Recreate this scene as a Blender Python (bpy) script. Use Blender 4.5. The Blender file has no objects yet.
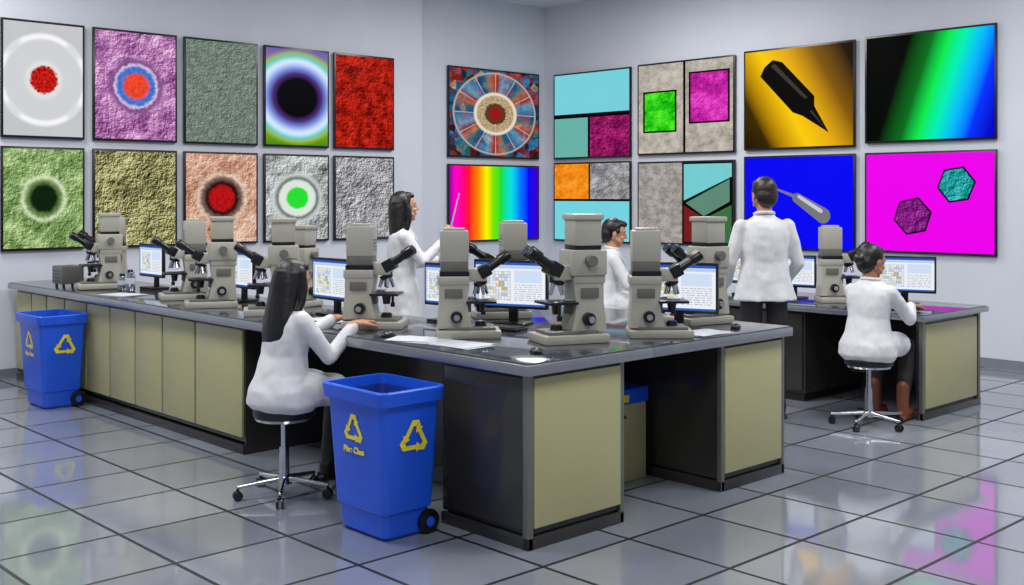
import bpy, bmesh, math, random
from mathutils import Vector, Matrix, Euler
random.seed(4)
R=math.radians
sc=bpy.context.scene
sc.view_settings.view_transform='Standard'
sc.view_settings.look='None'
V=Vector

def lin(c):
    o=[]
    for x in c[:3]:
        x=x/255.0
        o.append(x/12.92 if x<=0.04045 else ((x+0.055)/1.055)**2.4)
    return (o[0],o[1],o[2],1.0)

# ------------------------------------------------------------ node helper
class N:
    def __init__(s,name):
        m=bpy.data.materials.new(name); m.use_nodes=True
        s.m=m; s.nt=m.node_tree; s.b=s.nt.nodes['Principled BSDF']
    def new(s,t): return s.nt.nodes.new(t)
    def lk(s,sock,x):
        if hasattr(x,'is_output'): s.nt.links.new(x,sock)
        elif x is not None: sock.default_value=x
    def math(s,op,a,b=None,clamp=False):
        n=s.new('ShaderNodeMath'); n.operation=op; n.use_clamp=clamp
        s.lk(n.inputs[0],a)
        if b is not None: s.lk(n.inputs[1],b)
        return n.outputs[0]
    def mix(s,f,a,b,bt='MIX'):
        n=s.new('ShaderNodeMix'); n.data_type='RGBA'; n.blend_type=bt
        s.lk(n.inputs[0],f); s.lk(n.inputs[6],a); s.lk(n.inputs[7],b)
        return n.outputs[2]
    def comb(s,x,y,z=0.0):
        n=s.new('ShaderNodeCombineXYZ'); s.lk(n.inputs[0],x); s.lk(n.inputs[1],y); s.lk(n.inputs[2],z); return n.outputs[0]
    def sep(s,v):
        n=s.new('ShaderNodeSeparateXYZ'); s.lk(n.inputs[0],v); return n.outputs
    def coord(s,k='Object'):
        return s.new('ShaderNodeTexCoord').outputs[k]
    def noise(s,v,scale,detail=5,rough=.6):
        n=s.new('ShaderNodeTexNoise'); s.lk(n.inputs['Vector'],v)
        n.inputs['Scale'].default_value=scale; n.inputs['Detail'].default_value=detail; n.inputs['Roughness'].default_value=rough
        return n.outputs[0]
    def voro(s,v,scale):
        n=s.new('ShaderNodeTexVoronoi'); s.lk(n.inputs['Vector'],v); n.inputs['Scale'].default_value=scale
        return n.outputs
    def less(s,x,e,soft=.01):
        n=s.new('ShaderNodeMapRange'); n.interpolation_type='SMOOTHSTEP'
        s.lk(n.inputs[0],x); n.inputs[1].default_value=e-soft; n.inputs[2].default_value=e+soft
        n.inputs[3].default_value=1; n.inputs[4].default_value=0
        return n.outputs[0]
    def rng(s,x,a,b,c=0.,d=1.):
        n=s.new('ShaderNodeMapRange'); s.lk(n.inputs[0],x)
        for i,q in enumerate((a,b,c,d)): n.inputs[i+1].default_value=q
        return n.outputs[0]
    def ramp(s,x,stops):
        n=s.new('ShaderNodeValToRGB'); s.lk(n.inputs[0],x); cr=n.color_ramp
        while len(cr.elements)<len(stops): cr.elements.new(.5)
        for e,(p,c) in zip(cr.elements,stops): e.position=p
        for e,(p,c) in zip(cr.elements,stops): e.color=lin(c)
        return n.outputs[0]
    def bump(s,h,strength=.2,dist=.01):
        n=s.new('ShaderNodeBump'); n.inputs['Strength'].default_value=strength; n.inputs['Distance'].default_value=dist
        s.lk(n.inputs['Height'],h); s.nt.links.new(n.outputs[0],s.b.inputs['Normal'])
    def set(s,k,x): s.lk(s.b.inputs[k],x)

def mat(name,c,rough=.5,metal=0.,var=.08,nscale=8,bump=0,bscale=60,coat=0,spec=None):
    n=N(name); v=n.coord('Object')
    f=n.noise(v,nscale,4)
    a=lin(c); lo=tuple(x*(1-var) for x in a[:3])+(1,); hi=tuple(min(1,x*(1+var)) for x in a[:3])+(1,)
    n.set('Base Color',n.mix(n.rng(f,.3,.7),lo,hi))
    n.set('Roughness',rough); n.set('Metallic',metal)
    if coat: n.set('Coat Weight',coat)
    if spec is not None: n.set('Specular IOR Level',spec)
    if bump: n.bump(n.noise(v,bscale,4),bump,.01)
    return n.m

# ------------------------------------------------------------ mesh builder
class MB:
    def __init__(s): s.bm=bmesh.new(); s.mats=[]
    def mi(s,m):
        if m not in s.mats: s.mats.append(m)
        return s.mats.index(m)
    def add(s,t,m,M=None):
        if M is not None: bmesh.ops.transform(t,matrix=M,verts=t.verts)
        i=s.mi(m)
        for f in t.faces: f.material_index=i
        me=bpy.data.meshes.new('t'); t.to_mesh(me); t.free(); s.bm.from_mesh(me); bpy.data.meshes.remove(me)
    def box(s,c,size,m,bev=0.,rot=None,seg=2):
        t=bmesh.new(); bmesh.ops.create_cube(t,size=1)
        bmesh.ops.scale(t,vec=V(size),verts=t.verts)
        if bev>0: bmesh.ops.bevel(t,geom=t.edges[:],offset=min(bev,min(size)*.45),segments=seg,profile=.6,affect='EDGES')
        M=Matrix.Translation(V(c))
        if rot: M=M@Euler(rot).to_matrix().to_4x4()
        s.add(t,m,M)
    def bx(s,x0,x1,y0,y1,z0,z1,m,bev=0.):
        s.box(((x0+x1)/2,(y0+y1)/2,(z0+z1)/2),(abs(x1-x0),abs(y1-y0),abs(z1-z0)),m,bev)
    def cyl(s,p0,p1,r0,r1=None,m=None,seg=24,bev=0.):
        p0=V(p0);p1=V(p1); r1=r0 if r1 is None else r1
        d=p1-p0; t=bmesh.new()
        bmesh.ops.create_cone(t,cap_ends=True,segments=seg,radius1=r0,radius2=r1,depth=d.length)
        if bev>0:
            es=[e for e in t.edges if abs((e.verts[0].co-e.verts[1].co).z)<1e-6]
            bmesh.ops.bevel(t,geom=es,offset=bev,segments=2,profile=.6,affect='EDGES')
        s.add(t,m,Matrix.Translation((p0+p1)/2)@d.to_track_quat('Z','Y').to_matrix().to_4x4())
    def ell(s,c,r,m,rot=None,sub=3,M=None):
        t=bmesh.new(); bmesh.ops.create_icosphere(t,subdivisions=sub,radius=1)
        if not hasattr(r,'__len__'): r=(r,r,r)
        bmesh.ops.scale(t,vec=V(r),verts=t.verts)
        A=Matrix.Translation(V(c))
        if rot: A=A@Euler(rot).to_matrix().to_4x4()
        if M is not None: A=M@A
        s.add(t,m,A)
    def cap(s,p0,r0,p1,r1,m,M=None):
        p0=V(p0);p1=V(p1)
        if M is not None: p0=M@p0; p1=M@p1
        s.ell(p0,r0,m,sub=2); s.ell(p1,r1,m,sub=2)
        s.cyl(p0,p1,r0,r1,m,16)
    def chain(s,pts,rs,m,M=None):
        for i in range(len(pts)-1): s.cap(pts[i],rs[i],pts[i+1],rs[i+1],m,M)
    def loft(s,rings,m,caps=True,closed=False):
        t=bmesh.new(); R_=[[t.verts.new(V(p)) for p in r] for r in rings]
        n=len(rings[0])
        for a,b in zip(R_[:-1],R_[1:]):
            for i in range(n):
                t.faces.new((a[i],a[(i+1)%n],b[(i+1)%n],b[i]))
        if caps:
            t.faces.new(list(reversed(R_[0]))); t.faces.new(R_[-1])
        bmesh.ops.recalc_face_normals(t,faces=t.faces)
        s.add(t,m)
    def prism(s,pts,off,m):
        pts=[V(p) for p in pts]; off=V(off)
        s.loft([pts,[p+off for p in pts]],m)
    def obj(s,name,parent=None,angle=35,loc=None,rotz=0):
        me=bpy.data.meshes.new(name); s.bm.to_mesh(me); s.bm.free()
        for m in s.mats: me.materials.append(m)
        for p in me.polygons: p.use_smooth=True
        me.set_sharp_from_angle(angle=R(angle))
        o=bpy.data.objects.new(name,me); sc.collection.objects.link(o)
        if parent: o.parent=parent
        if loc: o.location=loc
        o.rotation_euler[2]=rotz
        return o
def empty(name,loc,rz=0,scale=1):
    e=bpy.data.objects.new(name,None); sc.collection.objects.link(e); e.empty_display_size=.2
    e.location=loc; e.rotation_euler[2]=rz; e.scale=(scale,)*3; return e
def copy(o,loc,rz,scale=(1,1,1)):
    c=bpy.data.objects.new(o.name.split('.')[0],o.data); sc.collection.objects.link(c)
    c.location=loc; c.rotation_euler[2]=rz; c.scale=scale
    for ch in list(o.children):
        k=bpy.data.objects.new(ch.name.split('.')[0],ch.data); sc.collection.objects.link(k); k.parent=c
        k.location=ch.location; k.rotation_euler=ch.rotation_euler
    return c
def uvquad(name,o,u,v,m,parent=None):
    o=V(o);u=V(u);v=V(v)
    me=bpy.data.meshes.new(name); me.from_pydata([o,o+u,o+u+v,o+v],[],[(0,1,2,3)])
    l=me.uv_layers.new(name='UVMap')
    for i,c in enumerate([(0,0),(1,0),(1,1),(0,1)]): l.data[i].uv=c
    me.materials.append(m); ob=bpy.data.objects.new(name,me); sc.collection.objects.link(ob)
    if parent: ob.parent=parent
    return ob

# ------------------------------------------------------------ materials
M_top=mat('counter_top_laminate',(60,63,70),.09,0,.15,spec=1.)
M_edge=mat('counter_edge_metal',(150,153,160),.25,.6,.05)
M_carc=mat('cabinet_graphite',(60,59,58),.16,.3,.12,3)
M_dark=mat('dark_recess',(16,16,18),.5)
M_olive=mat('cabinet_panel_olive',(172,168,124),.34,0,.05,2)
M_frame=mat('panel_trim',(118,120,112),.3,.5)
M_beige=mat('microscope_enamel',(168,166,155),.36,.1,.04)
M_beige2=mat('microscope_enamel_dark',(104,103,98),.4,.15,.05)
M_blk=mat('black_plastic',(14,14,16),.28)
M_chr=mat('chrome',(200,202,206),.15,1.)
M_glass=mat('lens_glass',(40,60,90),.05,0)
M_bin=mat('bin_blue_plastic',(22,84,215),.36,0,.06,4)
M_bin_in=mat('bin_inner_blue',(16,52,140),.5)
M_yel=mat('decal_yellow',(232,214,40),.5)
M_paper=mat('paper',(190,193,200),.6)
n=N('lab_coat_cotton'); v=n.coord('Object'); o_=n.sep(v)
n.set('Base Color',n.mix(n.rng(n.noise(v,6,4),.3,.7),lin((204,205,209)),lin((214,215,218)))); n.set('Roughness',.8)
fv=n.comb(n.math('MULTIPLY',o_[0],11.),n.math('MULTIPLY',o_[1],11.),n.math('MULTIPLY',o_[2],4.5))
n.bump(n.math('ADD',n.noise(fv,1.,3,.5),n.math('MULTIPLY',n.noise(v,150,2),.04)),.55,.035)
M_coat=n.m
M_seat=mat('stool_vinyl',(22,22,24),.35)

# ------------------------------------------------------------ ROOM
XR=10.98; YL=10.72; YR=10.95; XJ=8.61; ZC=4.3; X0=-2.5; Y0=-2.5
n=N('floor_tiles'); v=n.coord('Object')
br=n.new('ShaderNodeTexBrick'); n.lk(br.inputs['Vector'],v); br.offset=0; br.squash=1
br.inputs['Scale'].default_value=1; br.inputs['Brick Width'].default_value=.6; br.inputs['Row Height'].default_value=.6
br.inputs['Mortar Size'].default_value=.011; br.inputs['Mortar Smooth'].default_value=.1; br.inputs['Bias'].default_value=0
br.inputs['Color1'].default_value=lin((122,128,140)); br.inputs['Color2'].default_value=lin((140,145,156)); br.inputs['Mortar'].default_value=lin((8,9,12))
n.set('Base Color',n.mix(br.outputs[1],n.mix(n.rng(n.noise(v,1.2,5),.35,.65,0,.35),br.outputs[0],lin((102,108,120))),lin((8,9,12))))
n.set('Roughness',n.math('ADD',n.math('MULTIPLY',br.outputs[1],.5),n.rng(n.noise(v,3,4),.3,.7,.05,.10)))
n.set('IOR',n.math('SUBTRACT',3.0,n.math('MULTIPLY',br.outputs[1],1.5)))
n.bump(n.math('ADD',n.math('SUBTRACT',1.0,br.outputs[1]),n.math('MULTIPLY',n.noise(v,2.2,2),.5)),.12,.004)
M_floor=n.m
M_wall=mat('painted_wall',(206,210,219),.5,0,.03,1.5,.03,90)
M_ceil=mat('painted_ceiling',(215,217,222),.7,0,.02,2)
M_base=mat('baseboard_paint',(120,124,134),.4)
def room_box(name,*a,m=None):
    b=MB(); b.bx(*a,m); return b.obj(name)
room_box('floor',X0,XR+.2,Y0,YR+.2,-.1,0,m=M_floor)
room_box('ceiling',X0,XR+.2,Y0,YR+.2,ZC,ZC+.1,m=M_ceil)
b=MB(); b.bx(X0,XJ,YL,YL+.43,0,ZC,M_wall); b.bx(XJ,XR+.2,YR,YR+.2,0,ZC,M_wall); b.obj('wall_left')
room_box('wall_right',XR,XR+.2,Y0,YR,0,ZC,m=M_wall)
b=MB(); b.bx(X0,XJ+.012,YL-.012,YL,0,.09,M_base); b.bx(XJ,XR,YR-.012,YR,0,.09,M_base); b.obj('baseboard_left')
room_box('baseboard_right',XR-.012,XR,Y0,YR-.012,0,.09,m=M_base)

# ------------------------------------------------------------ DISPLAYS
M_frm=mat('display_frame_black',(12,12,14),.3)
M_frm2=mat('display_body_grey',(150,153,160),.5)
E=1.0
def disp_mat(name,A,fn,e=E):
    n=N(name); uv=n.coord('UV'); o=n.sep(uv); u,v=o[0],o[1]
    p=n.comb(n.math('MULTIPLY',u,A),v)
    col=fn(n,u,v,p,A)
    n.set('Base Color',(0.0,0.0,0.0,1)); n.set('Roughness',.4); n.set('Specular IOR Level',.04)
    n.set('Emission Color',col); n.set('Emission Strength',e)
    return n.m
def painted_relief(n,p,scale,k=6,seedz=0.,det=10):  # lit and shaded slopes painted into the picture colour; the panel stays flat
    s=n.sep(p); q1=n.comb(s[0],s[1],seedz)
    q2=n.comb(n.math('ADD',s[0],.045/scale*1.2),n.math('SUBTRACT',s[1],.045/scale*1.2),seedz)
    return n.math('ADD',n.math('MULTIPLY',n.math('SUBTRACT',n.noise(q1,scale,det,.75),n.noise(q2,scale,det,.75)),k),.5,True)
def tex(dark,mid,light,scale=14,k=7,seed=0.,blend=.4):
    def f(n,u,v,p,A):
        e=painted_relief(n,p,scale,k,seed)
        s=n.sep(p); lo=n.rng(n.noise(n.comb(s[0],s[1],seed+3),scale*.45,6,.65),.36,.64)
        t=n.math('ADD',n.math('MULTIPLY',e,1-blend),n.math('MULTIPLY',lo,blend))
        return n.ramp(t,[(0.14,dark),(.5,mid),(.86,light)])
    return f
def ringed(bg,rings,cx=.5,cy=.5,amp=.0,ns=14,inner_tex=0):
    def f(n,u,v,p,A):
        c=bg(n,u,v,p,A); o=n.sep(p)
        dx=n.math('SUBTRACT',o[0],cx*A); dy=n.math('SUBTRACT',o[1],cy)
        r=n.math('SQRT',n.math('ADD',n.math('MULTIPLY',dx,dx),n.math('MULTIPLY',dy,dy)))
        if amp: r=n.math('ADD',r,n.math('MULTIPLY',n.math('SUBTRACT',n.noise(p,ns,4),.5),amp))
        for (rad,col,soft) in rings:
            cc=lin(col)
            if inner_tex:
                cc=n.mix(n.rng(n.noise(p,30,4),.35,.65),tuple(x*(1-inner_tex) for x in cc[:3])+(1,),tuple(min(1,x*(1+inner_tex)) for x in cc[:3])+(1,))
            c=n.mix(n.less(r,rad,soft),c,cc)
        return c
    return f
def flat(c):
    return lambda n,u,v,p,A: n.mix(n.rng(n.noise(p,5,3),.3,.7,0,.12),lin(c),tuple(x*.8 for x in lin(c)[:3])+(1,))
def f_p1(n,u,v,p,A):
    o=n.sep(p); dx=n.math('SUBTRACT',o[0],.5*A); dy=n.math('SUBTRACT',o[1],.5)
    r=n.math('SQRT',n.math('ADD',n.math('MULTIPLY',dx,dx),n.math('MULTIPLY',dy,dy)))
    th=n.math('ARCTAN2',dy,dx)
    seg=n.less(n.math('ABSOLUTE',n.math('SINE',n.math('MULTIPLY',th,2))),.92,.08)
    c=n.mix(n.noise(p,3,2),lin((188,189,192)),lin((205,206,209)))
    c=n.mix(n.less(r,.42,.01),c,lin((218,219,222)))
    band=n.math('MULTIPLY',n.less(n.math('ABSOLUTE',n.math('SUBTRACT',r,.385)),.02,.01),seg)
    c=n.mix(band,c,lin((245,245,248)))
    c=n.mix(n.less(r,.35,.012),c,lin((208,209,212)))
    c=n.mix(n.less(r,.17,.03),c,lin((225,225,225)))
    rr=n.math('ADD',r,n.math('MULTIPLY',n.math('SUBTRACT',n.noise(p,40,3),.5),.05))
    return n.mix(n.less(rr,.125,.012),c,n.mix(n.rng(n.noise(p,40,3),.35,.65),lin((110,8,8)),lin((235,30,18))))
def f_mosaic(n,u,v,p,A):
    o=n.sep(p); dx=n.math('SUBTRACT',o[0],.5*A); dy=n.math('SUBTRACT',o[1],.5)
    r=n.math('SQRT',n.math('ADD',n.math('MULTIPLY',dx,dx),n.math('MULTIPLY',dy,dy)))
    th=n.math('ARCTAN2',dy,dx)
    vo=n.voro(p,14)
    hue=n.sep(vo[1])
    c=n.ramp(hue[0],[(0,(10,28,50)),(.22,(40,140,195)),(.4,(70,12,18)),(.58,(205,60,30)),(.75,(20,75,125)),(.9,(20,120,110)),(1,(215,165,110))])
    c=n.mix(n.rng(n.noise(p,16,8,.75),.38,.62,0,.7),c,lin((12,12,20)))
    ringm=n.less(n.math('ABSOLUTE',n.math('SUBTRACT',r,.36)),.115,.01)
    lit=n.ramp(n.math('FRACT',n.math('MULTIPLY',n.math('ADD',th,3.2),.9549)),[(0,(35,80,140)),(.35,(110,180,215)),(.5,(170,40,35)),(.7,(205,110,60)),(.85,(30,120,120)),(1,(35,80,140))])
    c=n.mix(n.math('MULTIPLY',ringm,n.rng(n.noise(p,20,5,.7),.35,.65,.25,.8)),c,lit)
    sp=n.less(n.math('ABSOLUTE',n.math('SINE',n.math('MULTIPLY',th,6))),.07,.05)
    c=n.mix(n.math('MULTIPLY',n.math('MULTIPLY',sp,ringm),.75),c,lin((205,195,170)))
    c=n.mix(n.math('MULTIPLY',n.less(n.math('ABSOLUTE',n.math('SUBTRACT',r,.475)),.010,.006),.8),c,lin((180,175,165)))
    c=n.mix(n.less(r,.25,.01),c,lin((225,215,195)))
    c=n.mix(n.less(r,.215,.01),c,n.mix(n.rng(n.noise(p,40,4),.35,.65),lin((150,120,80)),lin((205,185,150))))
    rr=n.math('ADD',r,n.math('MULTIPLY',n.math('SUBTRACT',n.noise(p,40,3),.5),.06))
    c=n.mix(n.less(rr,.125,.01),c,lin((85,55,30)))
    return n.mix(n.less(rr,.075,.01),c,lin((150,20,20)))
def f_rain(n,u,v,p,A):
    return n.ramp(u,[(.0,(150,0,160)),(.06,(255,0,200)),(.15,(255,0,120)),(.21,(255,20,20)),(.31,(255,130,0)),(.40,(255,245,0)),(.47,(120,230,0)),(.56,(20,225,40)),(.68,(0,225,230)),(.78,(0,120,255)),(.88,(0,0,255)),(1,(60,0,180))])
def f_diag(n,u,v,p,A):
    t=n.math('ADD',n.math('MULTIPLY',u,.82),n.math('MULTIPLY',n.math('SUBTRACT',1.0,v),.22))
    return n.ramp(t,[(.0,(0,0,0)),(.30,(0,3,1)),(.45,(8,110,30)),(.56,(10,235,80)),(.66,(0,240,180)),(.76,(0,190,250)),(.88,(0,50,255)),(1,(0,0,200))])
def f_gold(n,u,v,p,A):
    t=n.math('ADD',n.math('MULTIPLY',u,.75),n.math('MULTIPLY',n.math('SUBTRACT',v,.5),.35))
    c=n.ramp(t,[(.0,(60,40,0)),(.12,(190,140,0)),(.28,(252,205,10)),(.45,(232,172,15)),(.65,(130,88,10)),(.85,(30,18,4)),(1,(8,4,0))])
    return n.mix(n.rng(n.math('ADD',u,v),.0,.35,.75,0.),c,lin((10,6,0)))
T=tex
def rect(n,u,v,a,b,c,d):
    m=n.math('MULTIPLY',n.math('GREATER_THAN',u,a),n.math('LESS_THAN',u,b))
    return n.math('MULTIPLY',m,n.math('MULTIPLY',n.math('GREATER_THAN',v,c),n.math('LESS_THAN',v,d)))
def rects(bg,items):
    def f(n,u,v,p,A):
        c=bg(n,u,v,p,A)
        for (a,b,cc,d,fn) in items:
            c=n.mix(rect(n,u,v,a,b,cc,d),c,fn(n,u,v,p,A))
        return c
    return f
BK=flat((4,4,4))
fA=rects(BK,[(0,1,.52,1,flat((120,208,222))),(0,.46,0,.47,flat((105,178,168))),(.49,1,0,.47,T((35,0,30),(130,10,85),(225,60,150),18,7,2.))])
stone=T((120,112,100),(182,174,162),(215,208,198),22,3,3.)
fB=rects(stone,[(.49,.515,0,1,BK),(.05,.42,.23,.7,BK),(.07,.40,.25,.68,T((0,110,0),(30,210,15),(120,255,60),16,5,4.)),(.55,.97,.31,.88,BK),(.57,.95,.33,.86,T((110,10,90),(205,30,170),(250,90,220),16,6,5.))])
fE=rects(BK,[(0,.47,.54,1,T((200,90,0),(245,140,15),(255,180,70),20,3,6.)),(.49,1,.54,1,T((60,60,60),(140,140,142),(210,210,212),16,7,7.)),(0,1,0,.51,flat((115,212,224)))])
def disp(wall,a0,a1,z0,z1,A,fn,name='m'):
    t=.045; bd=.022
    b=MB()
    if wall=='R':
        x=XR; b.bx(x-t,x-.02,a1,a0,z0,z1,M_frm,.004); b.bx(x-.02,x,a1+.01,a0-.01,z0-.012,z1-.01,M_frm2); o=b.obj('wall_display')
        org=V((x-t-.002,a0-bd,z0+bd)); u=V((0,a1-a0+2*bd,0)); nrm=V((-1,0,0))
    else:
        y=YL if wall=='L' else YR
        b.bx(a0,a1,y-t,y-.02,z0,z1,M_frm,.004); b.bx(a0+.01,a1-.01,y-.02,y,z0-.012,z1-.01,M_frm2); o=b.obj('wall_display')
        org=V((a0+bd,y-t-.002,z0+bd)); u=V((a1-a0-2*bd,0,0)); nrm=V((0,-1,0))
    v=V((0,0,z1-z0-2*bd))
    uvquad('screen',org,u,v,disp_mat('display_'+name,A,fn),o)
    return o,org,u,v,nrm
C5=[(3.62,4.40),(4.48,5.36),(5.435,6.30),(6.375,7.22),(7.29,8.15)]
T1,B1,T2,B2=3.34,2.235,2.155,1.18
top=[f_p1,
 ringed(T((85,30,90),(180,110,175),(245,205,235),9,8,1.),[(.26,(130,80,140),.04),(.21,(225,200,230),.015),(.19,(60,115,200),.02),(.125,(240,70,40),.02)],amp=.06,ns=20,inner_tex=.25),
 T((28,42,34),(98,116,102),(170,184,170),30,8,9.,.2),
 ringed(lambda n,u,v,p,A:n.ramp(v,[(0,(70,140,10)),(.5,(190,190,60)),(1,(110,90,170))]),[(.48,(170,190,50),.04),(.45,(60,200,190),.03),(.41,(215,235,255),.04),(.34,(120,140,225),.05),(.28,(70,40,110),.04),(.22,(4,3,8),.03)]),
 T((18,0,0),(140,10,3),(245,55,30),20,9,10.)]
bot=[ringed(T((45,75,30),(125,160,90),(215,232,175),9,8,11.),[(.235,(215,228,190),.03),(.2,(100,130,70),.03),(.15,(10,32,12),.03)],amp=.05,ns=18,inner_tex=.2),
 T((14,16,2),(112,112,62),(225,220,162),9,12,12.,.3),
 ringed(T((110,60,45),(205,152,125),(248,225,205),9,7,13.),[(.29,(225,200,180),.04),(.25,(120,90,80),.03),(.2,(32,14,16),.03),(.15,(180,16,18),.02)],amp=.06,ns=20,inner_tex=.3),
 ringed(T((50,52,52),(150,155,155),(235,240,240),8,8,14.),[(.3,(205,210,210),.04),(.26,(100,110,105),.03),(.22,(220,230,220),.02),(.13,(40,222,50),.015)],amp=.03,ns=18),
 T((12,12,14),(118,118,122),(240,240,243),15,12,15.,.3)]
for i,(a,bb) in enumerate(C5):
    Aa=[84/117,84/110,74/105,65/102,60/97][i]
    disp('L',a,bb,B1,T1,Aa,top[i],'top%d'%i)
    disp('L',a,bb,B2,T2,Aa*1.15,bot[i],'bot%d'%i)
disp('M',9.19,10.83,2.19,3.364,91/88,f_mosaic,'mosaic')
disp('M',9.19,10.83,1.09,2.10,1.2,f_rain,'rainbow')
disp('R',10.73,9.345,2.19,3.35,.85,fA,'blocks')
disp('R',9.23,7.74,2.205,3.36,1.0,fB,'swatches')
g=disp('R',7.61,6.18,2.22,3.38,1.05,f_gold,'gold')
disp('R',6.065,4.656,2.25,3.39,1.15,f_diag,'spectrum')
disp('R',10.73,9.345,1.075,2.14,.95,fE,'blocks2')
tri=disp('R',9.23,7.74,1.085,2.12,1.15,T((110,105,100),(158,152,146),(200,195,190),30,4,16.),'stone')
tube=disp('R',7.61,6.18,1.08,2.15,1.15,flat((6,6,245)),'blue')
hexa=disp('R',6.065,4.656,1.095,2.15,1.25,flat((238,0,238)),'magenta')
def emis(name,fn,A=1.,e=.98):
    n=N(name); p=n.coord('Object'); col=fn(n,None,None,p,A)
    n.set('Base Color',(.0,.0,.0,1)); n.set('Specular IOR Level',.04); n.set('Emission Color',col); n.set('Emission Strength',e); return n.m
def painted_relief3(dark,mid,light,scale,k):  # same relief shading, painted into the inlay colour
    def f(n,u,v,p,A):
        q=n.new('ShaderNodeVectorMath'); q.operation='ADD'; n.lk(q.inputs[0],p); q.inputs[1].default_value=(0,.06/scale,.06/scale)
        e=n.math('ADD',n.math('MULTIPLY',n.math('SUBTRACT',n.noise(p,scale,8,.65),n.noise(q.outputs[0],scale,8,.65)),k),.5,True)
        return n.ramp(e,[(0.05,dark),(.5,mid),(.95,light)])
    return f
def inlay(D,polys,name):
    o,org,u,v,nr=D; b=MB()
    for k,(pts,m) in enumerate(polys):
        b.prism([org+u*x+v*y+nr*(.0015*k+.001) for x,y in pts],nr*.0012,m)
    b.obj(name,parent=o)
S=lambda nm,c:emis(nm,lambda n,u,v,p,A:n.mix(n.rng(n.noise(p,4,3),.3,.7,0,.2),lin(c),tuple(x*.7 for x in lin(c)[:3])+(1,)))
E_blk=S('ink_black',(6,5,4)); E_grey=S('ink_grey',(120,120,128)); E_grey2=S('ink_grey_light',(205,205,212)); E_dg=S('ink_dgrey',(60,56,50))
def pill(p0,p1,r0,r1,Az=1.33,k=8):
    x0,y0=p0[0]*Az,p0[1]; x1,y1=p1[0]*Az,p1[1]; a=math.atan2(y1-y0,x1-x0); o=[]
    for i in range(k+1):
        t=a-math.pi/2+math.pi*i/k; o.append(((x1+r1*math.cos(t))/Az,y1+r1*math.sin(t)))
    for i in range(k+1):
        t=a+math.pi/2+math.pi*i/k; o.append(((x0+r0*math.cos(t))/Az,y0+r0*math.sin(t)))
    return o
inlay(g,[([(.15,.74),(.19,.83),(.27,.90),(.36,.87),(.66,.50),(.66,.40),(.79,.13),(.55,.31),(.46,.35)],E_blk),
         ([(.25,.84),(.29,.86),(.60,.49),(.57,.48)],E_dg),([(.62,.35),(.64,.36),(.76,.17)],E_dg)],'fountain_pen_image')
inlay(tube,[(pill((.30,.65),(.52,.55),.012,.02),E_grey),(pill((.50,.55),(.74,.36),.055,.085),E_grey),(pill((.52,.565),(.72,.41),.018,.022),E_grey2)],'test_tube_image')
def hexpts(cx,cy,r,A=1.33,rot=0): return [(cx+r*math.cos(R(60*i+rot))/A,cy+r*math.sin(R(60*i+rot))) for i in range(6)]
inlay(hexa,[(hexpts(.38,.36,.205,1.3,12),E_blk),(hexpts(.38,.36,.185,1.3,12),emis('hex_purple',painted_relief3((60,0,60),(120,15,120),(190,70,190),10,6))),
            (hexpts(.72,.68,.195,1.3,8),E_blk),(hexpts(.72,.68,.175,1.3,8),emis('hex_teal',painted_relief3((0,70,80),(10,150,150),(90,220,220),10,6)))],'hexagon_crystals')
inlay(tri,[([(.48,0),(.48,1),(1,1),(1,0)],E_blk),([(.50,.53),(.50,.98),(.99,.98),(.99,.82)],S('tri_cyan',(120,208,212))),
           ([(.50,0.02),(.50,.47),(.68,.34),(.80,.02)],S('tri_red',(120,28,30))),([(.52,.50),(.97,.79),(.97,.52),(.71,.34)],S('tri_sage',(95,140,120))),
           ([(.72,.31),(.99,.48),(.99,.02),(.83,.02)],S('tri_green',(60,112,66)))],'mosaic_shards')

# ------------------------------------------------------------ COUNTER (L-shaped)
def panel(b,face,a0,a1,z0,z1,at):
    g=.012
    if face=='X': b.bx(at-.018,at,a0+g,a1-g,z0,z1,M_olive,.004)
    else: b.bx(a0+g,a1-g,at-.018,at,z0,z1,M_olive,.004)
b=MB(); ZT=.90
b.bx(3.66,4.6,3.76,10.62,.84,.892,M_edge,.006); b.bx(4.58,5.92,3.76,5.55,.84,.892,M_edge,.006)
b.bx(3.672,4.588,3.772,10.608,.888,ZT,M_top,.003); b.bx(4.58,5.908,3.772,5.538,.888,ZT-.0004,M_top,.003)
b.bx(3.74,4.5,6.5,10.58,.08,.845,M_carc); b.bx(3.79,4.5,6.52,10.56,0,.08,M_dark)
ys=[6.5,7.15,7.65,8.1,8.55,9.0,9.45,9.85,10.2,10.58]
for y0,y1 in zip(ys[:-1],ys[1:]):
    panel(b,'X',y0,y1,.11,.815,3.74)
b.bx(3.725,3.80,6.5,10.58,0,.06,M_carc,.005)
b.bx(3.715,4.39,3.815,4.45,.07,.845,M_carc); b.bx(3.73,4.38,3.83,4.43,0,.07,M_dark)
b.bx(3.74,4.365,3.797,3.815,.10,.82,M_olive,.004)
b.bx(3.703,3.72,3.84,4.43,.09,.82,M_carc,.004)
b.bx(3.70,3.735,3.80,3.84,.0,.84,M_frame,.004)
b.bx(4.365,4.395,3.80,3.83,.0,.84,M_frame,.003)
b.bx(3.70,4.395,3.80,3.83,.0,.06,M_carc,.004); b.bx(3.70,3.73,3.80,4.45,.0,.06,M_carc,.004)
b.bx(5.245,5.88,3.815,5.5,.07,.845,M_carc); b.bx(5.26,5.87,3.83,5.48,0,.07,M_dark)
b.bx(5.275,5.85,3.797,3.815,.10,.82,M_olive,.004)
b.bx(5.24,5.27,3.80,3.83,0,.84,M_frame,.003); b.bx(5.855,5.885,3.80,3.83,0,.84,M_frame,.003)
b.bx(5.24,5.885,3.80,3.83,0,.06,M_carc,.004); b.bx(5.24,5.27,3.80,5.45,0,.06,M_carc,.004)
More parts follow.
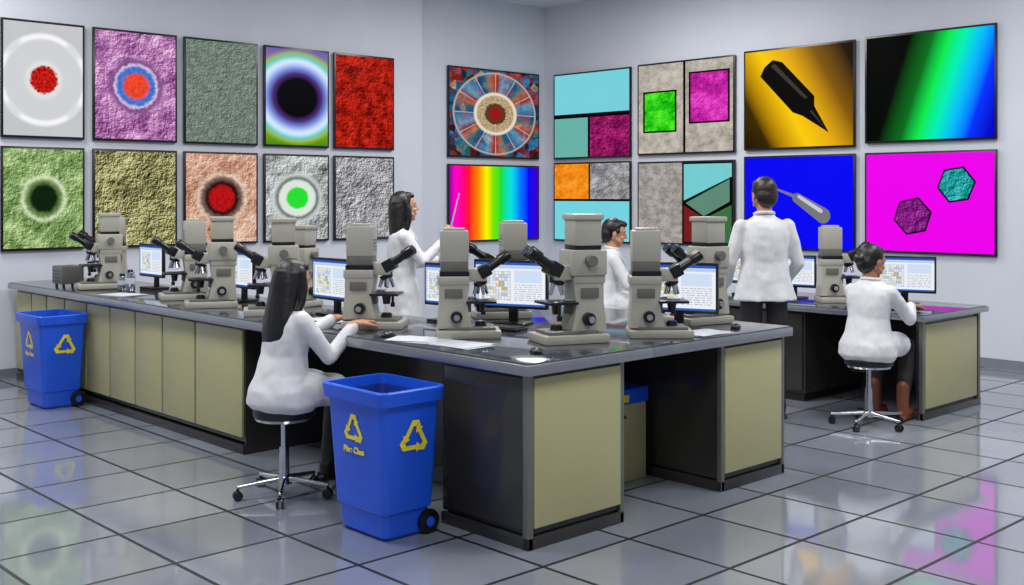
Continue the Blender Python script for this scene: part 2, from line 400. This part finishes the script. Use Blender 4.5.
b.bx(4.39,5.245,5.1,5.13,0,.845,M_carc); b.bx(4.47,4.5,4.45,6.5,0,.845,M_carc); b.bx(4.36,4.39,4.45,5.12,0,.845,M_dark)
b.bx(3.74,4.5,6.49,6.5,0,.845,M_carc)
b.obj('lab_counter')
b=MB(); b.bx(4.72,5.2,4.32,4.75,.0,.46,M_olive,.01); b.bx(4.71,5.21,4.31,4.76,.46,.55,M_bin,.01)
b.bx(4.88,5.02,4.30,4.315,.475,.52,M_yel,.003); b.bx(4.9,5.0,4.305,4.325,.38,.40,M_chr,.003)
b.obj('storage_box')
Z2=.80
b=MB()
b.bx(7.94,9.06,3.92,6.0,Z2-.05,Z2-.008,M_edge,.006); b.bx(7.952,9.048,3.932,5.988,Z2-.012,Z2,M_top,.003)
b.bx(8.0,8.98,3.98,4.01,0,Z2-.05,M_carc); b.bx(8.05,8.93,3.962,3.98,.08,Z2-.08,M_olive,.004)
b.bx(7.995,8.03,3.958,3.99,0,Z2-.05,M_frame,.003); b.bx(8.95,8.985,3.958,3.99,0,Z2-.05,M_frame,.003)
b.bx(7.995,8.985,3.955,3.985,0,.055,M_carc,.004)
b.bx(8.95,8.98,4.01,5.96,0,Z2-.05,M_carc); b.bx(8.02,8.95,4.98,5.94,.07,Z2-.05,M_carc); b.bx(8.0,8.02,5.0,5.45,.09,Z2-.08,M_carc,.004); b.bx(8.0,8.02,5.47,5.92,.09,Z2-.08,M_carc,.004)
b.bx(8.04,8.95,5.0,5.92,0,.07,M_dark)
b.obj('lab_bench')

# ------------------------------------------------------------ MICROSCOPES
def microscope(kind,z=.60):
    b=MB(); A=M_beige; Bm=M_beige2; K=M_blk
    b.box((.03,0,.0225),(.36,.25,.045),A,.012); b.box((.04,0,.052),(.28,.19,.02),Bm,.008)
    b.cyl((.10,0,.06),(.10,0,.085),.035,.03,K); b.cyl((.10,0,.085),(.10,0,.09),.024,.024,M_glass)
    def rr(x0,x1,y,z): return [(x0,-y,z),(x1,-y,z),(x1,y,z),(x0,y,z)]
    b.loft([rr(-.145,.05,.085,.055),rr(-.14,.03,.08,.14),rr(-.135,.02,.07,.2),rr(-.135,.035,.07,.3)],A)
    b.box((-.055,0,.32),(.18,.15,.05),A,.01)
    if kind=='a':
        b.box((-.05,0,.358),(.165,.135,.028),K,.003); b.box((-.05,0,.40),(.155,.126,.06),Bm,.006); b.box((-.05,0,.425+(z-.425)/2),(.16,.13,z-.425),A,.008)
        b.box((-.05,0,z+.006),(.12,.10,.018),A,.006)
        for k in range(4): b.box((.032,0,.46+k*.02),(.004,.08,.006),Bm)
    else:
        b.box((-.05,0,.40),(.20,.17,.13),A,.012); b.box((-.05,0,.475),(.15,.13,.03),K,.004)
        b.box((-.05,0,.485+(z-.485)/2),(.15,.14,z-.485),A,.01); b.box((-.05,0,z+.01),(.17,.16,.03),A,.008)
        b.cyl((-.05,.085,.41),(-.05,.125,.41),.03,.028,Bm); b.cyl((-.05,-.085,.41),(-.05,-.125,.41),.03,.028,Bm)
    b.box((.075,0,.35),(.11,.11,.075),A,.015); b.box((.12,0,.37),(.07,.12,.07),K,.012,rot=(0,-.5,0))
    for s in(-1,1):
        b.cyl((.12,s*.034,.37),(.215,s*.034,.435),.023,.021,K); b.cyl((.205,s*.034,.428),(.26,s*.034,.466),.030,.029,K,24,.004)
        b.cyl((.26,s*.034,.466),(.263,s*.034,.468),.018,.018,M_glass)
    b.cyl((.095,0,.315),(.105,0,.29),.042,.036,K)
    for a in range(4):
        q=R(90*a+20); x=.1+.022*math.cos(q); y=.022*math.sin(q)
        b.cyl((x,y,.295),(x+.02*math.cos(q),y+.02*math.sin(q),.24),.012,.009,M_chr,12)
    b.box((.10,0,.20),(.17,.19,.014),K,.004); b.box((.11,0,.211),(.075,.026,.003),M_glass); b.box((.055,.05,.215),(.05,.03,.012),M_chr,.003)
    b.box((.02,0,.17),(.05,.07,.06),Bm,.006); b.cyl((.10,0,.195),(.10,0,.14),.028,.02,K)
    b.cyl((.12,.085,.195),(.12,.085,.12),.008,.008,K,12); b.cyl((.12,.085,.14),(.12,.085,.115),.014,.014,K,12)
    for s in(-1,1):
        b.cyl((-.04,s*.08,.12),(-.04,s*.115,.12),.034,.032,K,28,.004); b.cyl((-.04,s*.115,.12),(-.04,s*.135,.12),.018,.017,M_chr,20)
        b.box((-.055,s*.0765,.25),(.10,.004,.05),Bm,.002)
    return b.obj('microscope')
mA=microscope('a'); mB=microscope('b',.62); IR=-43.4
mA.location=(4.12,4.76,ZT); mA.rotation_euler[2]=R(IR+5)
mB.location=(4.43,4.19,ZT); mB.rotation_euler[2]=R(158); mB.scale=(1.06,1.06,1.08)
for (x,y,z,a,s,k) in [(4.02,9.37,ZT,165,1,'b'),(4.25,9.75,ZT,150,1,'a'),(4.08,7.95,ZT,160,1.0,'a'),(3.93,7.25,ZT,155,1.0,'b'),(3.97,6.5,ZT,150,1.0,'b'),
    (4.40,6.88,ZT,200,.9,'b'),(4.0,5.48,ZT,IR-5,1.02,'a'),(4.92,4.03,ZT,IR,1.0,'a'),(4.98,5.33,ZT,150,1.03,'a'),(5.66,4.25,ZT,170,1.03,'b'),(8.42,4.93,Z2,IR,1.05,'a')]:
    copy(mA if k=='a' else mB,(x,y,z),R(a),(s,s,s))

# ------------------------------------------------------------ MONITORS
def f_ui(n,u,v,p,A):
    c=n.mix(.0,lin((236,240,246)),lin((236,240,246)))
    rows=n.math('GREATER_THAN',n.math('FRACT',n.math('MULTIPLY',v,20.)),.6)
    wrd=n.math('GREATER_THAN',n.noise(n.comb(n.math('MULTIPLY',u,30.),n.math('FLOOR',n.math('MULTIPLY',v,20.))),1.,1),.48)
    txt=n.math('MULTIPLY',n.math('MULTIPLY',rows,wrd),rect(n,u,v,.56,.95,.1,.5))
    c=n.mix(n.math('MULTIPLY',txt,.6),c,lin((110,120,150)))
    c=n.mix(rect(n,u,v,.0,1.,.94,1.),c,lin((40,90,190)))
    c=n.mix(rect(n,u,v,.0,1.,.86,.94),c,lin((190,205,232)))
    c=n.mix(rect(n,u,v,.0,1.,.0,.05),c,lin((50,95,180)))
    c=n.mix(rect(n,u,v,.0,.05,.05,.86),c,lin((175,192,222)))
    c=n.mix(rect(n,u,v,.56,.95,.54,.82),c,lin((205,222,245)))
    cells=n.voro(n.comb(n.math('FLOOR',n.math('MULTIPLY',u,24.)),n.math('FLOOR',n.math('MULTIPLY',v,14.))),.83)
    hs=n.sep(cells[1])
    tint=n.ramp(hs[0],[(0,(225,232,242)),(.55,(240,242,246)),(.62,(160,190,235)),(.75,(245,225,150)),(.85,(235,150,90)),(.93,(120,200,140)),(1,(215,225,240))])
    c=n.mix(rect(n,u,v,.09,.51,.12,.8),c,tint)
    gl=n.math('MAXIMUM',n.math('LESS_THAN',n.math('FRACT',n.math('MULTIPLY',u,24.)),.14),n.math('LESS_THAN',n.math('FRACT',n.math('MULTIPLY',v,14.)),.14))
    c=n.mix(n.math('MULTIPLY',gl,rect(n,u,v,.09,.51,.12,.8)),c,lin((175,188,212)))
    dots=n.voro(p,16.)
    c=n.mix(n.math('MULTIPLY',n.less(dots[0],.02,.006),rect(n,u,v,.58,.93,.56,.8)),c,lin((225,90,50)))
    return c
M_ui=disp_mat('monitor_ui',1.6,f_ui,1.0)
def monitor(w=.44,h=.28):
    b=MB(); z0=.10
    b.box((0,0,z0+h/2),(.028,w,h),M_blk,.006); b.box((.025,0,z0+h/2),(.03,w*.6,h*.6),M_blk,.01)
    b.box((.04,0,.09),(.025,.06,.18),M_blk,.006); b.box((.02,0,.008),(.17,.22 if w>.3 else .16,.016),M_blk,.006)
    o=b.obj('computer_monitor')
    uvquad('screen',(-.0155,w/2-.014,z0+.016),(0,-(w-.028),0),(0,0,h-.032),M_ui,o)
    return o
mon=monitor(); mon.location=(4.30,9.02,ZT); monw=monitor(.50,.30); monw.location=(4.72,5.0,ZT); monw.rotation_euler[2]=R(22)
mons=monitor(.30,.27); mons.location=(4.52,5.42,ZT); mons.rotation_euler[2]=R(5)
for x,y,z,a,o in [(4.27,7.5,ZT,0,mon),(4.22,6.2,ZT,0,mon),(5.27,4.14,ZT,22,monw),(8.45,5.86,Z2,10,mon),(8.42,5.36,Z2,10,mon),(8.6,4.42,Z2,20,monw)]:
    copy(o,(x,y,z),R(a))

def keyboard(loc,rz):
    b=MB(); b.box((0,0,.009),(.14,.40,.018),M_blk,.005)
    for i in range(5):
        for j in range(13): b.box((-.05+i*.025,-.175+j*.029,.021),(.02,.024,.007),M_carc,.002)
    return b.obj('keyboard',loc=loc,rotz=rz)
keyboard((4.48,4.90,ZT),R(15)); keyboard((8.15,4.36,Z2),R(8)); keyboard((8.14,5.5,Z2),0)
def mouse(loc,rz):
    b=MB(); b.ell((0,0,.012),(.05,.03,.02),M_blk); b.box((0,0,.004),(.09,.055,.008),M_blk,.004); return b.obj('computer_mouse',loc=loc,rotz=rz)
mouse((3.95,4.0,ZT),1.); mouse((3.80,5.04,ZT),.3); mouse((5.55,3.92,ZT),.5)
def papers(x,y,rz,z=ZT):
    b=MB()
    for i in range(4): b.box((random.uniform(-.02,.02),random.uniform(-.02,.02),.001+i*.0015),(.21,.297,.001),M_paper,rot=(0,0,random.uniform(-.2,.2)))
    b.obj('paper_sheets',loc=(x,y,z),rotz=rz)
papers(3.88,4.50,.1); papers(3.84,4.82,.4) ; papers(5.22,3.92,1.4); papers(4.05,5.95,.2) ; papers(3.85,8.6,.3)
def canister(x,y,z,h=.16,r=.04):
    b=MB(); b.cyl((0,0,0),(0,0,h),r,r,M_chr,28,.004); b.cyl((0,0,h),(0,0,h+.02),r*.6,r*.55,M_blk,24,.003); b.cyl((0,0,h*.4),(0,0,h*.7),r*1.01,r*1.01,M_paper,28)
    b.obj('sample_canister',loc=(x,y,z))
canister(4.68,4.42,ZT,.2); canister(4.05,8.9,ZT); canister(4.78,4.5,ZT,.14); canister(4.05,9.05,ZT,.12)
b=MB(); b.box((0,0,.09),(.2,.22,.16),M_beige2,.01); 
for i in range(4): b.box((-.101,0,.04+i*.03),(.004,.16,.008),M_blk)
for sx in(-.07,.07):
    for sy in(-.08,.08): b.cyl((sx,sy,0),(sx,sy,.012),.012,.012,M_blk,12)
b.obj('power_supply_unit',loc=(3.95,9.95,ZT),rotz=0)

# ------------------------------------------------------------ BINS
def rrect(x0,x1,y0,y1,r,z,k=5):
    pts=[]
    for cx,cy,a0 in((x1-r,y1-r,0),(x0+r,y1-r,90),(x0+r,y0+r,180),(x1-r,y0+r,270)):
        for i in range(k+1):
            a=R(a0+90*i/k); pts.append((cx+r*math.cos(a),cy+r*math.sin(a),z))
    return pts
def recyc(b,org,u,v,s,nr):
    def P(x,y): return org+u*(x*s)+v*(y*s)
    for k in range(3):
        a=R(120*k); ca,sa=math.cos(a),math.sin(a)
        def q(x,y): return P(x*ca-y*sa,x*sa+y*ca)
        y0=-.42;w=.16
        b.prism([q(-.52,y0),(q(-.36,y0+w)),q(.12,y0+w),q(.12,y0)],nr*.002,M_yel)
        b.prism([q(.12,y0-.1),q(.12,y0+w+.1),q(.40,y0+w/2)],nr*.002,M_yel)
        b.prism([q(-.52,y0),q(-.36,y0+w),q(-.52,y0+w+.28),q(-.66,y0+w+.1)],nr*.002,M_yel)
def bin_(x,y):
    b=MB()
    X1,Y1=.27,.38; H=.745
    rg=[rrect(.02,X1-.02,.02,Y1-.02,.03,.0),rrect(0,X1,0,Y1,.035,.02),rrect(-.008,X1+.008,-.008,Y1+.008,.035,.13),rrect(-.02,X1+.02,-.02,Y1+.02,.035,.14),
        rrect(-.05,X1+.045,-.05,Y1+.05,.04,H-.09),rrect(-.052,X1+.047,-.052,Y1+.052,.04,H-.075),rrect(-.072,X1+.062,-.072,Y1+.072,.045,H-.07),rrect(-.078,X1+.066,-.078,Y1+.078,.045,H-.006),rrect(-.074,X1+.062,-.074,Y1+.074,.045,H),
        rrect(-.055,X1+.046,-.055,Y1+.055,.035,H),rrect(-.05,X1+.042,-.05,Y1+.05,.035,H-.05)]
    b.loft(rg,M_bin,caps=False)
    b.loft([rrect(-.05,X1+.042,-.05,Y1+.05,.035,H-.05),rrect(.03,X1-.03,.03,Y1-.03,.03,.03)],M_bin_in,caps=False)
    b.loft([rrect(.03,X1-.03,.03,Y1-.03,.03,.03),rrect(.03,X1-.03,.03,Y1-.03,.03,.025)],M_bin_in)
    b.loft([rrect(.02,X1-.02,.02,Y1-.02,.03,.0),rrect(.02,X1-.02,.02,Y1-.02,.03,.004)],M_bin)
    for s in(-.03,Y1+.0):
        b.cyl((X1-.01,s,.062),(X1-.01,s+.03,.062),.062,.062,M_blk,28,.008); b.cyl((X1-.01,s-.004,.062),(X1-.01,s+.034,.062),.025,.025,M_bin,18)
    b.cyl((X1-.01,0,.062),(X1-.01,Y1,.062),.012,.012,M_chr,12)
    k=.03/(H-.24)
    up=V((0,-k,1)).normalized(); recyc(b,V((.145,-.045,.50)),V((1,0,0)),up,.135,V((0,-1,0)))
    up=V((-k,0,1)).normalized(); recyc(b,V((-.045,.20,.53)),V((0,-1,0)),up,.12,V((-1,0,0)))
    o=b.obj('recycling_bin',loc=(x,y,0))
    cu=bpy.data.curves.new('lbl','FONT'); cu.body='Blue Class'; cu.size=.042; cu.extrude=.0008; cu.offset=.0015; cu.align_x='CENTER'
    t=bpy.data.objects.new('lbl',cu); sc.collection.objects.link(t); bpy.context.view_layer.update()
    me=bpy.data.meshes.new_from_object(t.evaluated_get(bpy.context.evaluated_depsgraph_get())); bpy.data.objects.remove(t)
    me.materials.clear(); me.materials.append(M_yel)
    tt=bpy.data.objects.new('label_text',me); sc.collection.objects.link(tt); tt.parent=o
    tt.location=(-.043,.20,.415); tt.rotation_euler=(R(90),0,R(-90))
    return o
bn=bin_(3.28,4.37); copy(bn,(3.36,8.93,0),0)

# ------------------------------------------------------------ STOOLS
def stool(x,y,h,rz=0.3):
    b=MB()
    b.cyl((0,0,h-.05),(0,0,h),.175,.175,M_seat,40,.018); b.cyl((0,0,h-.065),(0,0,h-.05),.16,.165,M_chr,32)
    b.cyl((0,0,.10),(0,0,h-.06),.018,.018,M_chr); b.cyl((0,0,.08),(0,0,.28),.03,.027,M_chr); b.cyl((0,0,.07),(0,0,.12),.045,.035,M_chr)
    b.cyl((0,0,h-.1),(.0,.13,h-.09),.005,.005,M_blk,8)
    for i in range(5):
        a=R(72*i); c,s=math.cos(a),math.sin(a)
        b.cap((0,0,.10),.018,(.26*c,.26*s,.075),.011,M_chr)
        b.cyl((.26*c,.26*s,.075),(.26*c,.26*s,.05),.008,.008,M_blk,10)
        px,py=-s,c
        for q in(-.014,.014): b.cyl((.26*c+px*(q-.007),.26*s+py*(q-.007),.027),(.26*c+px*(q+.007),.26*s+py*(q+.007),.027),.027,.027,M_blk,18,.003)
    return b.obj('lab_stool',loc=(x,y,0),rotz=rz)
stool(3.39,5.46,.50); stool(7.54,4.15,.50,.8); stool(7.3,6.5,.66,.1)

# ------------------------------------------------------------ PEOPLE
def remesh(o,vox,sm=4,disp=0.,dscale=.12):
    m=o.modifiers.new('r','REMESH'); m.mode='VOXEL'; m.voxel_size=vox; m.use_smooth_shade=True
    s=o.modifiers.new('s','SMOOTH'); s.factor=.5; s.iterations=sm
    if disp:
        t=bpy.data.textures.new('fold','CLOUDS'); t.noise_scale=dscale; t.noise_depth=1
        d=o.modifiers.new('d','DISPLACE'); d.texture=t; d.strength=disp; d.mid_level=.5
    bpy.context.view_layer.update()
    dg=bpy.context.evaluated_depsgraph_get()
    me=bpy.data.meshes.new_from_object(o.evaluated_get(dg)); old=o.data
    mats=[x for x in old.materials]; o.modifiers.clear(); o.data=me
    me.materials.clear()
    for x in mats: me.materials.append(x)
    for p in me.polygons: p.use_smooth=True
def M_skin(c): return mat('skin',c,.5,0,.05,20)
def hairmat(c):
    n=N('hair'); v=n.coord('Object'); o=n.sep(v)
    w=n.noise(n.comb(n.math('MULTIPLY',o[0],140.),n.math('MULTIPLY',o[1],140.),n.math('MULTIPLY',o[2],3.)),1.,3)
    n.set('Base Color',n.mix(n.rng(w,.3,.7),lin(c),tuple(x*1.8+.002 for x in lin(c)[:3])+(1,))); n.set('Roughness',.38)
    n.bump(w,.35,.006); return n.m
H_blk=hairmat((9,8,9)); H_brn=hairmat((26,16,12))
def hand(b,wr,d,back,ts,curl,m,sz=1.):
    wr=V(wr); d=V(d).normalized(); back=V(back); back=(back-d*back.dot(d)).normalized(); side=d.cross(back)*ts
    offs=(.030,.010,-.010,-.029); L=(.072,.082,.076,.060)
    b.cap(wr-d*.04,.024*sz,wr+d*.015,.023*sz,m)
    for o,l in zip(offs,L):
        k=wr+d*.085*sz+side*o*sz
        b.cap(wr+d*.01+side*o*.6*sz,.015*sz,k,.0115*sz,m)
        p=k; ang=curl*.5
        for f,r0,r1 in((.45,.0098,.009),(.3,.009,.0082),(.25,.0082,.0068)):
            dd=(d*math.cos(ang)-back*math.sin(ang)+side*o*1.5).normalized()
            q=p+dd*l*f*sz; b.cap(p,r0*sz,q,r1*sz,m); p=q; ang+=curl
    p=wr+d*.025*sz+side*.022*sz; dd=(d*.6+side*.8-back*.2).normalized()
    for l,r0,r1,nx in((.04,.015,.012,(d*.9+side*.4-back*.35)),(.032,.012,.0105,(d-back*.35)),(.026,.0105,.008,d)):
        q=p+dd*l*sz; b.cap(p,r0*sz,q,r1*sz,m); p=q; dd=V(nx).normalized()
def ringe(x,y,z,rx,ry,k=32,tilt=0,fold=0.,nf=7):
    o=[]
    for i in range(k):
        t=2*math.pi*i/k; f=1+fold*math.cos(nf*t)
        o.append((x+rx*f*math.cos(t),y+ry*f*math.sin(t),z+tilt*math.cos(t)))
    return o
def person(name,loc,heading,P):
    e=empty(name,loc,R(heading),P.get('scale',1.))
    sk=M_skin(P['skin']); hm=P['hairmat']; pm=P['pants']; sm=P['shoes']
    b=MB()
    for hip,kn,an in P['legs']:
        b.chain([hip,V(hip).lerp(V(kn),.45),kn,V(kn).lerp(V(an),.35),an],[.088,.078,.058,.056,.042],pm)
    b.ell(P['pelvis'],(.115,.15,.11),pm)
    o=b.obj('trousers',e); remesh(o,.012,4,.010,.08)
    b=MB()
    for (hip,kn,an),td in zip(P['legs'],P.get('toes',[(1,0,0)]*2)):
        an=V(an); td=V(td); rz=math.atan2(td.y,td.x)
        b.ell(an+td*.055+V((0,0,-.045)),(.125,.043,.036),sm,rot=(0,0,rz))
        b.box(an+td*.045+V((0,0,-.078)),(.24,.075,.02),sm,.008,rot=(0,0,rz))
        b.cap(an+V((0,0,-.045)),.044,an+V((0,0,P.get('boot',.0))),.047,sm)
    o=b.obj('shoes',e); remesh(o,.009,2)
    b=MB()
    b.loft([ringe(*r[:5],fold=r[5] if len(r)>5 else 0.) for r in P['rings']],M_coat)
    for a in P['arms']:
        s_,el,wr=[V(q) for q in a[:3]]
        b.chain([s_,s_.lerp(el,.5),el,el.lerp(wr,.5),wr],[.056,.052,.046,.043,.041],M_coat)
    for c in P.get('extra',[]): b.cap(*c,M_coat)
    o=b.obj('lab_coat',e); remesh(o,.010,4,.014,.11)
    nb=V(P['neck']); b=MB()
    pts=[nb+V((.062*math.cos(R(a)),.068*math.sin(R(a)),.012*math.cos(R(a))*-1)) for a in range(35,326,20)]
    b.chain(pts,[.014]*len(pts),M_coat)
    for s in(1,-1): b.cap(pts[0 if s>0 else -1],.013,nb+V((.12,s*.03,-.14)),.009,M_coat)
    o=b.obj('collar',e); remesh(o,.007,3)
    b=MB()
    for a in P['arms']:
        el,wr=V(a[1]),V(a[2]); d=V(a[3]) if a[3] else (wr-el)
        dn=(wr-el).normalized()
        hand(b,wr+dn*.035,d,a[4],a[5],a[6],sk,1.05)
    o=b.obj('hands',e); remesh(o,.0042,2)
    hc=V(P['head']); hs=P.get('hs',1.)
    Mh=Matrix.Translation(hc)@Euler((P.get('roll',0),R(P.get('pitch',0)),R(P.get('yaw',0)))).to_matrix().to_4x4()@Matrix.Scale(hs,4)
    b=MB(); q=lambda c,r,rot=None:b.ell(c,r,sk,rot=rot,M=Mh)
    q((-.005,0,.025),(.094,.074,.088)); q((.02,0,-.035),(.066,.058,.072)); q((.058,0,-.088),(.024,.026,.02))
    b.cap((.05,.04,-.06),.02,(-.005,.055,-.04),.02,sk,Mh); b.cap((.05,-.04,-.06),.02,(-.005,-.055,-.04),.02,sk,Mh)
    b.cap((.083,0,.02),.008,(.103,0,-.02),.0125,sk,Mh); q((.093,.011,-.022),(.01,.009,.008)); q((.093,-.011,-.022),(.01,.009,.008))
    b.cap((.074,-.035,.030),.013,(.074,.035,.030),.013,sk,Mh)
    for s in(1,-1): q((-.005,s*.077,-.005),(.018,.008,.031)); q((.06,s*.037,-.025),(.022,.02,.02))
    b.cap(Mh@V((-.015,0,-.06)),.052,nb+V((0,0,-.03)),.058,sk)
    o=b.obj('head',e); remesh(o,.006,2)
    b=MB()
    Mw=mat('eye_white',(190,186,182),.3) ; Ml=mat('lips',(150,80,75),.45)
    for s in(1,-1):
        b.ell((.0745,s*.030,.006),(.009,.012,.0065),Mw,M=Mh); b.ell((.0810,s*.030,.006),(.0035,.0055,.0055),M_blk,M=Mh)
        b.cap((.0795,s*.020,.0135),.0022,(.0735,s*.042,.0125),.0018,hm,Mh)
        b.cap((.087,s*.016,.031),.0035,(.080,s*.044,.032),.0028,hm,Mh)
    b.ell((.083,0,-.053),(.008,.021,.005),Ml,M=Mh); b.ell((.082,0,-.061),(.008,.018,.005),Ml,M=Mh)
    b.obj('face_features',e)
    b=MB(); h=lambda c,r,rot=None:b.ell(c,r,hm,rot=rot,M=Mh)
    st=P['hair']
    h((-.024,0,.038),(.094,.084,.092)); h((-.055,0,-.01),(.062,.078,.085)); h((.02,0,.085),(.062,.06,.035))
    if st=='long':
        b.loft([[Mh@V(q_) for q_ in ringe(x_,0,z_,a_,b_)] for x_,z_,a_,b_ in [(-.035,.10,.05,.055),(-.042,.05,.078,.084),(-.050,-.01,.078,.090),(-.058,-.07,.070,.094),(-.07,-.14,.060,.100),(-.082,-.22,.050,.104),(-.088,-.29,.042,.10),(-.09,-.34,.030,.085)]],hm)
        for s in(1,-1): b.chain([(-.01,s*.070,.06),(.010,s*.078,-.02),(.006,s*.084,-.10),(-.03,s*.086,-.20)],[.026,.028,.026,.022],hm,Mh)
    elif st=='bun':
        h((-.115,0,.0),(.042,.042,.042))
    else:
        for s in(1,-1): h((.0,s*.066,.02),(.04,.016,.03))
        h((.05,0,.085),(.045,.055,.03))
    o=b.obj('hair',e); remesh(o,.006,6,.003,.03)
    return e
BLKP=mat('trousers_black',(28,27,31),.7,0,.1,10,.2,50); SHO=mat('shoe_leather_black',(20,18,18),.35); BRN=mat('boot_leather_brown',(112,58,34),.45,0,.15,12)
def seated(seat,**kw):
    s=seat
    d=dict(pelvis=(.0,0,s+.09),neck=(.035,0,s+.575),head=(.06,0,s+.705),
      rings=[(.0,0,s-.015,.15,.185,.03),(-.02,0,s+.03,.185,.215,.03),(-.025,0,s+.11,.172,.205,.015),(-.015,0,s+.20,.138,.168),(.0,0,s+.30,.12,.152),(.012,0,s+.40,.122,.165),(.018,0,s+.47,.112,.172),(.022,0,s+.52,.092,.155),(.026,0,s+.555,.07,.105),(.033,0,s+.585,.055,.06)],
      legs=[((.05,.09,s+.085),(.43,.11,s+.06),(.36,.11,.10)),((.05,-.09,s+.085),(.43,-.11,s+.06),(.34,-.11,.10))],
      extra=[((.0,.09,s+.10),.11,(.27,.105,s+.085),.092),((.0,-.09,s+.10),.11,(.27,-.105,s+.085),.092),((.05,0,s+.09),.09,(.24,0,s+.07),.08)],
      skin=(190,140,110),hairmat=H_blk,hair='long',pants=BLKP,shoes=SHO,hs=1.04)
    d.update(kw); return d
s=.50
person('seated_woman_scientist',(3.39,5.46,0),0,seated(s,hair='long',pitch=8,yaw=4,boot=.0,
   arms=[((.02,.145,s+.50),(.20,.23,s+.32),(.42,.16,s+.44),(1,-.2,.05),(0,0,1),-1,.45),((.02,-.145,s+.50),(.16,-.21,s+.29),(.37,-.14,s+.43),(1,.25,.1),(0,0,1),1,.45)]))
person('seated_woman_technician',(7.54,4.15,0),4,seated(s,hair='bun',hairmat=H_blk,pitch=12,yaw=-25,shoes=BRN,boot=.16,
   arms=[((.03,.145,s+.49),(.24,.23,s+.30),(.46,.16,s+.35),(1,-.1,-.1),(0,0,1),-1,.35),((.03,-.145,s+.49),(.22,-.22,s+.28),(.46,-.12,s+.35),(1,.1,-.1),(0,0,1),1,.35)],
   skin=(165,115,85)))
s=.66
P=seated(s,hair='short',yaw=-5,pitch=10,arms=[((.02,.145,s+.49),(.15,.22,s+.26),(.36,.12,s+.22),None,(0,0,1),-1,.4),((.02,-.145,s+.49),(.15,-.22,s+.26),(.36,-.12,s+.22),None,(0,0,1),1,.4)])
P['legs']=[((.05,.09,s+.085),(.43,.11,s+.04),(.30,.10,.25)),((.05,-.09,s+.085),(.43,-.11,s+.04),(.30,-.10,.25))]
person('seated_man_student',(7.3,6.5,0),IR+5,P)
def standing(hem=.80,w=1.,**kw):
    d=dict(pelvis=(0,0,.95),neck=(0,0,1.49),head=(.02,0,1.625),
      rings=[(0,0,hem,.158,.215*w,.035),(0,0,.95,.142,.195*w,.02),(-.005,0,1.05,.125,.172*w),(0,0,1.14,.115,.158*w),(0,0,1.26,.122,.172*w),(0,0,1.34,.118,.178*w),(-.003,0,1.395,.105,.168*w),(-.005,0,1.435,.085,.135*w),(0,0,1.465,.065,.085),(0,0,1.495,.053,.058)],
      legs=[((0,.09,.92),(.01,.10,.50),(-.02,.11,.095)),((0,-.09,.92),(.01,-.10,.50),(-.02,-.11,.095))],
      skin=(190,140,110),hairmat=H_blk,hair='short',pants=BLKP,shoes=SHO,hs=1.06)
    d.update(kw); return d
person('standing_man_scientist',(7.25,4.86,0),50,standing(.86,1.08,scale=1.045,hairmat=H_brn,pitch=6,yaw=10,skin=(185,135,105),
   arms=[((-.005,.172,1.40),(.00,.245,1.14),(.18,.235,.98),None,(0,1,.2),-1,.4),((-.005,-.172,1.40),(.0,-.255,1.13),(.18,-.23,1.0),None,(0,-1,.2),1,.4)]))
wm=person('standing_woman_scientist',(5.5,7.1,0),-30,standing(.72,.95,scale=.985,hair='long',pitch=-4,yaw=5,
   arms=[((0,.145,1.39),(.10,.21,1.14),(.30,.12,1.18),None,(0,1,0),-1,.6),((0,-.145,1.39),(.14,-.19,1.19),(.31,-.13,1.34),(.4,.1,.9),(0,-1,.2),1,1.0)]))
b=MB(); b.cyl((.355,-.125,1.36),(.46,-.07,1.74),.008,.004,M_frm2,12); b.obj('pointer_stick',wm)

# ------------------------------------------------------------ LIGHTS
def area(x,y,z,sx,sy,e,c=(1,1,1)):
    l=bpy.data.lights.new('ceiling_panel','AREA'); l.shape='RECTANGLE'; l.size=sx; l.size_y=sy; l.energy=e; l.color=c
    o=bpy.data.objects.new('ceiling_panel_light',l); o.location=(x,y,z); sc.collection.objects.link(o)
for x,y in [(2,2),(2,6),(6,2.2),(5.5,6.0),(8.8,3),(8.8,8),(2.5,9.2)]:
    area(x,y,ZC-.03,1.2,1.2,100,(1,.99,.97))
w=bpy.data.worlds.new('w'); sc.world=w; w.use_nodes=True
w.node_tree.nodes['Background'].inputs[0].default_value=(.80,.86,1,1); w.node_tree.nodes['Background'].inputs[1].default_value=.36

# ------------------------------------------------------------ CAMERA
cd=bpy.data.cameras.new('camera'); cam=bpy.data.objects.new('camera',cd); sc.collection.objects.link(cam)
cam.location=(0,0,1.70); cam.rotation_euler=(R(90),0,R(-43.4))
cd.sensor_width=36; cd.lens=36*1113/1024; cd.shift_y=-(292.5-195)/1024; cd.clip_start=.05
sc.camera=cam
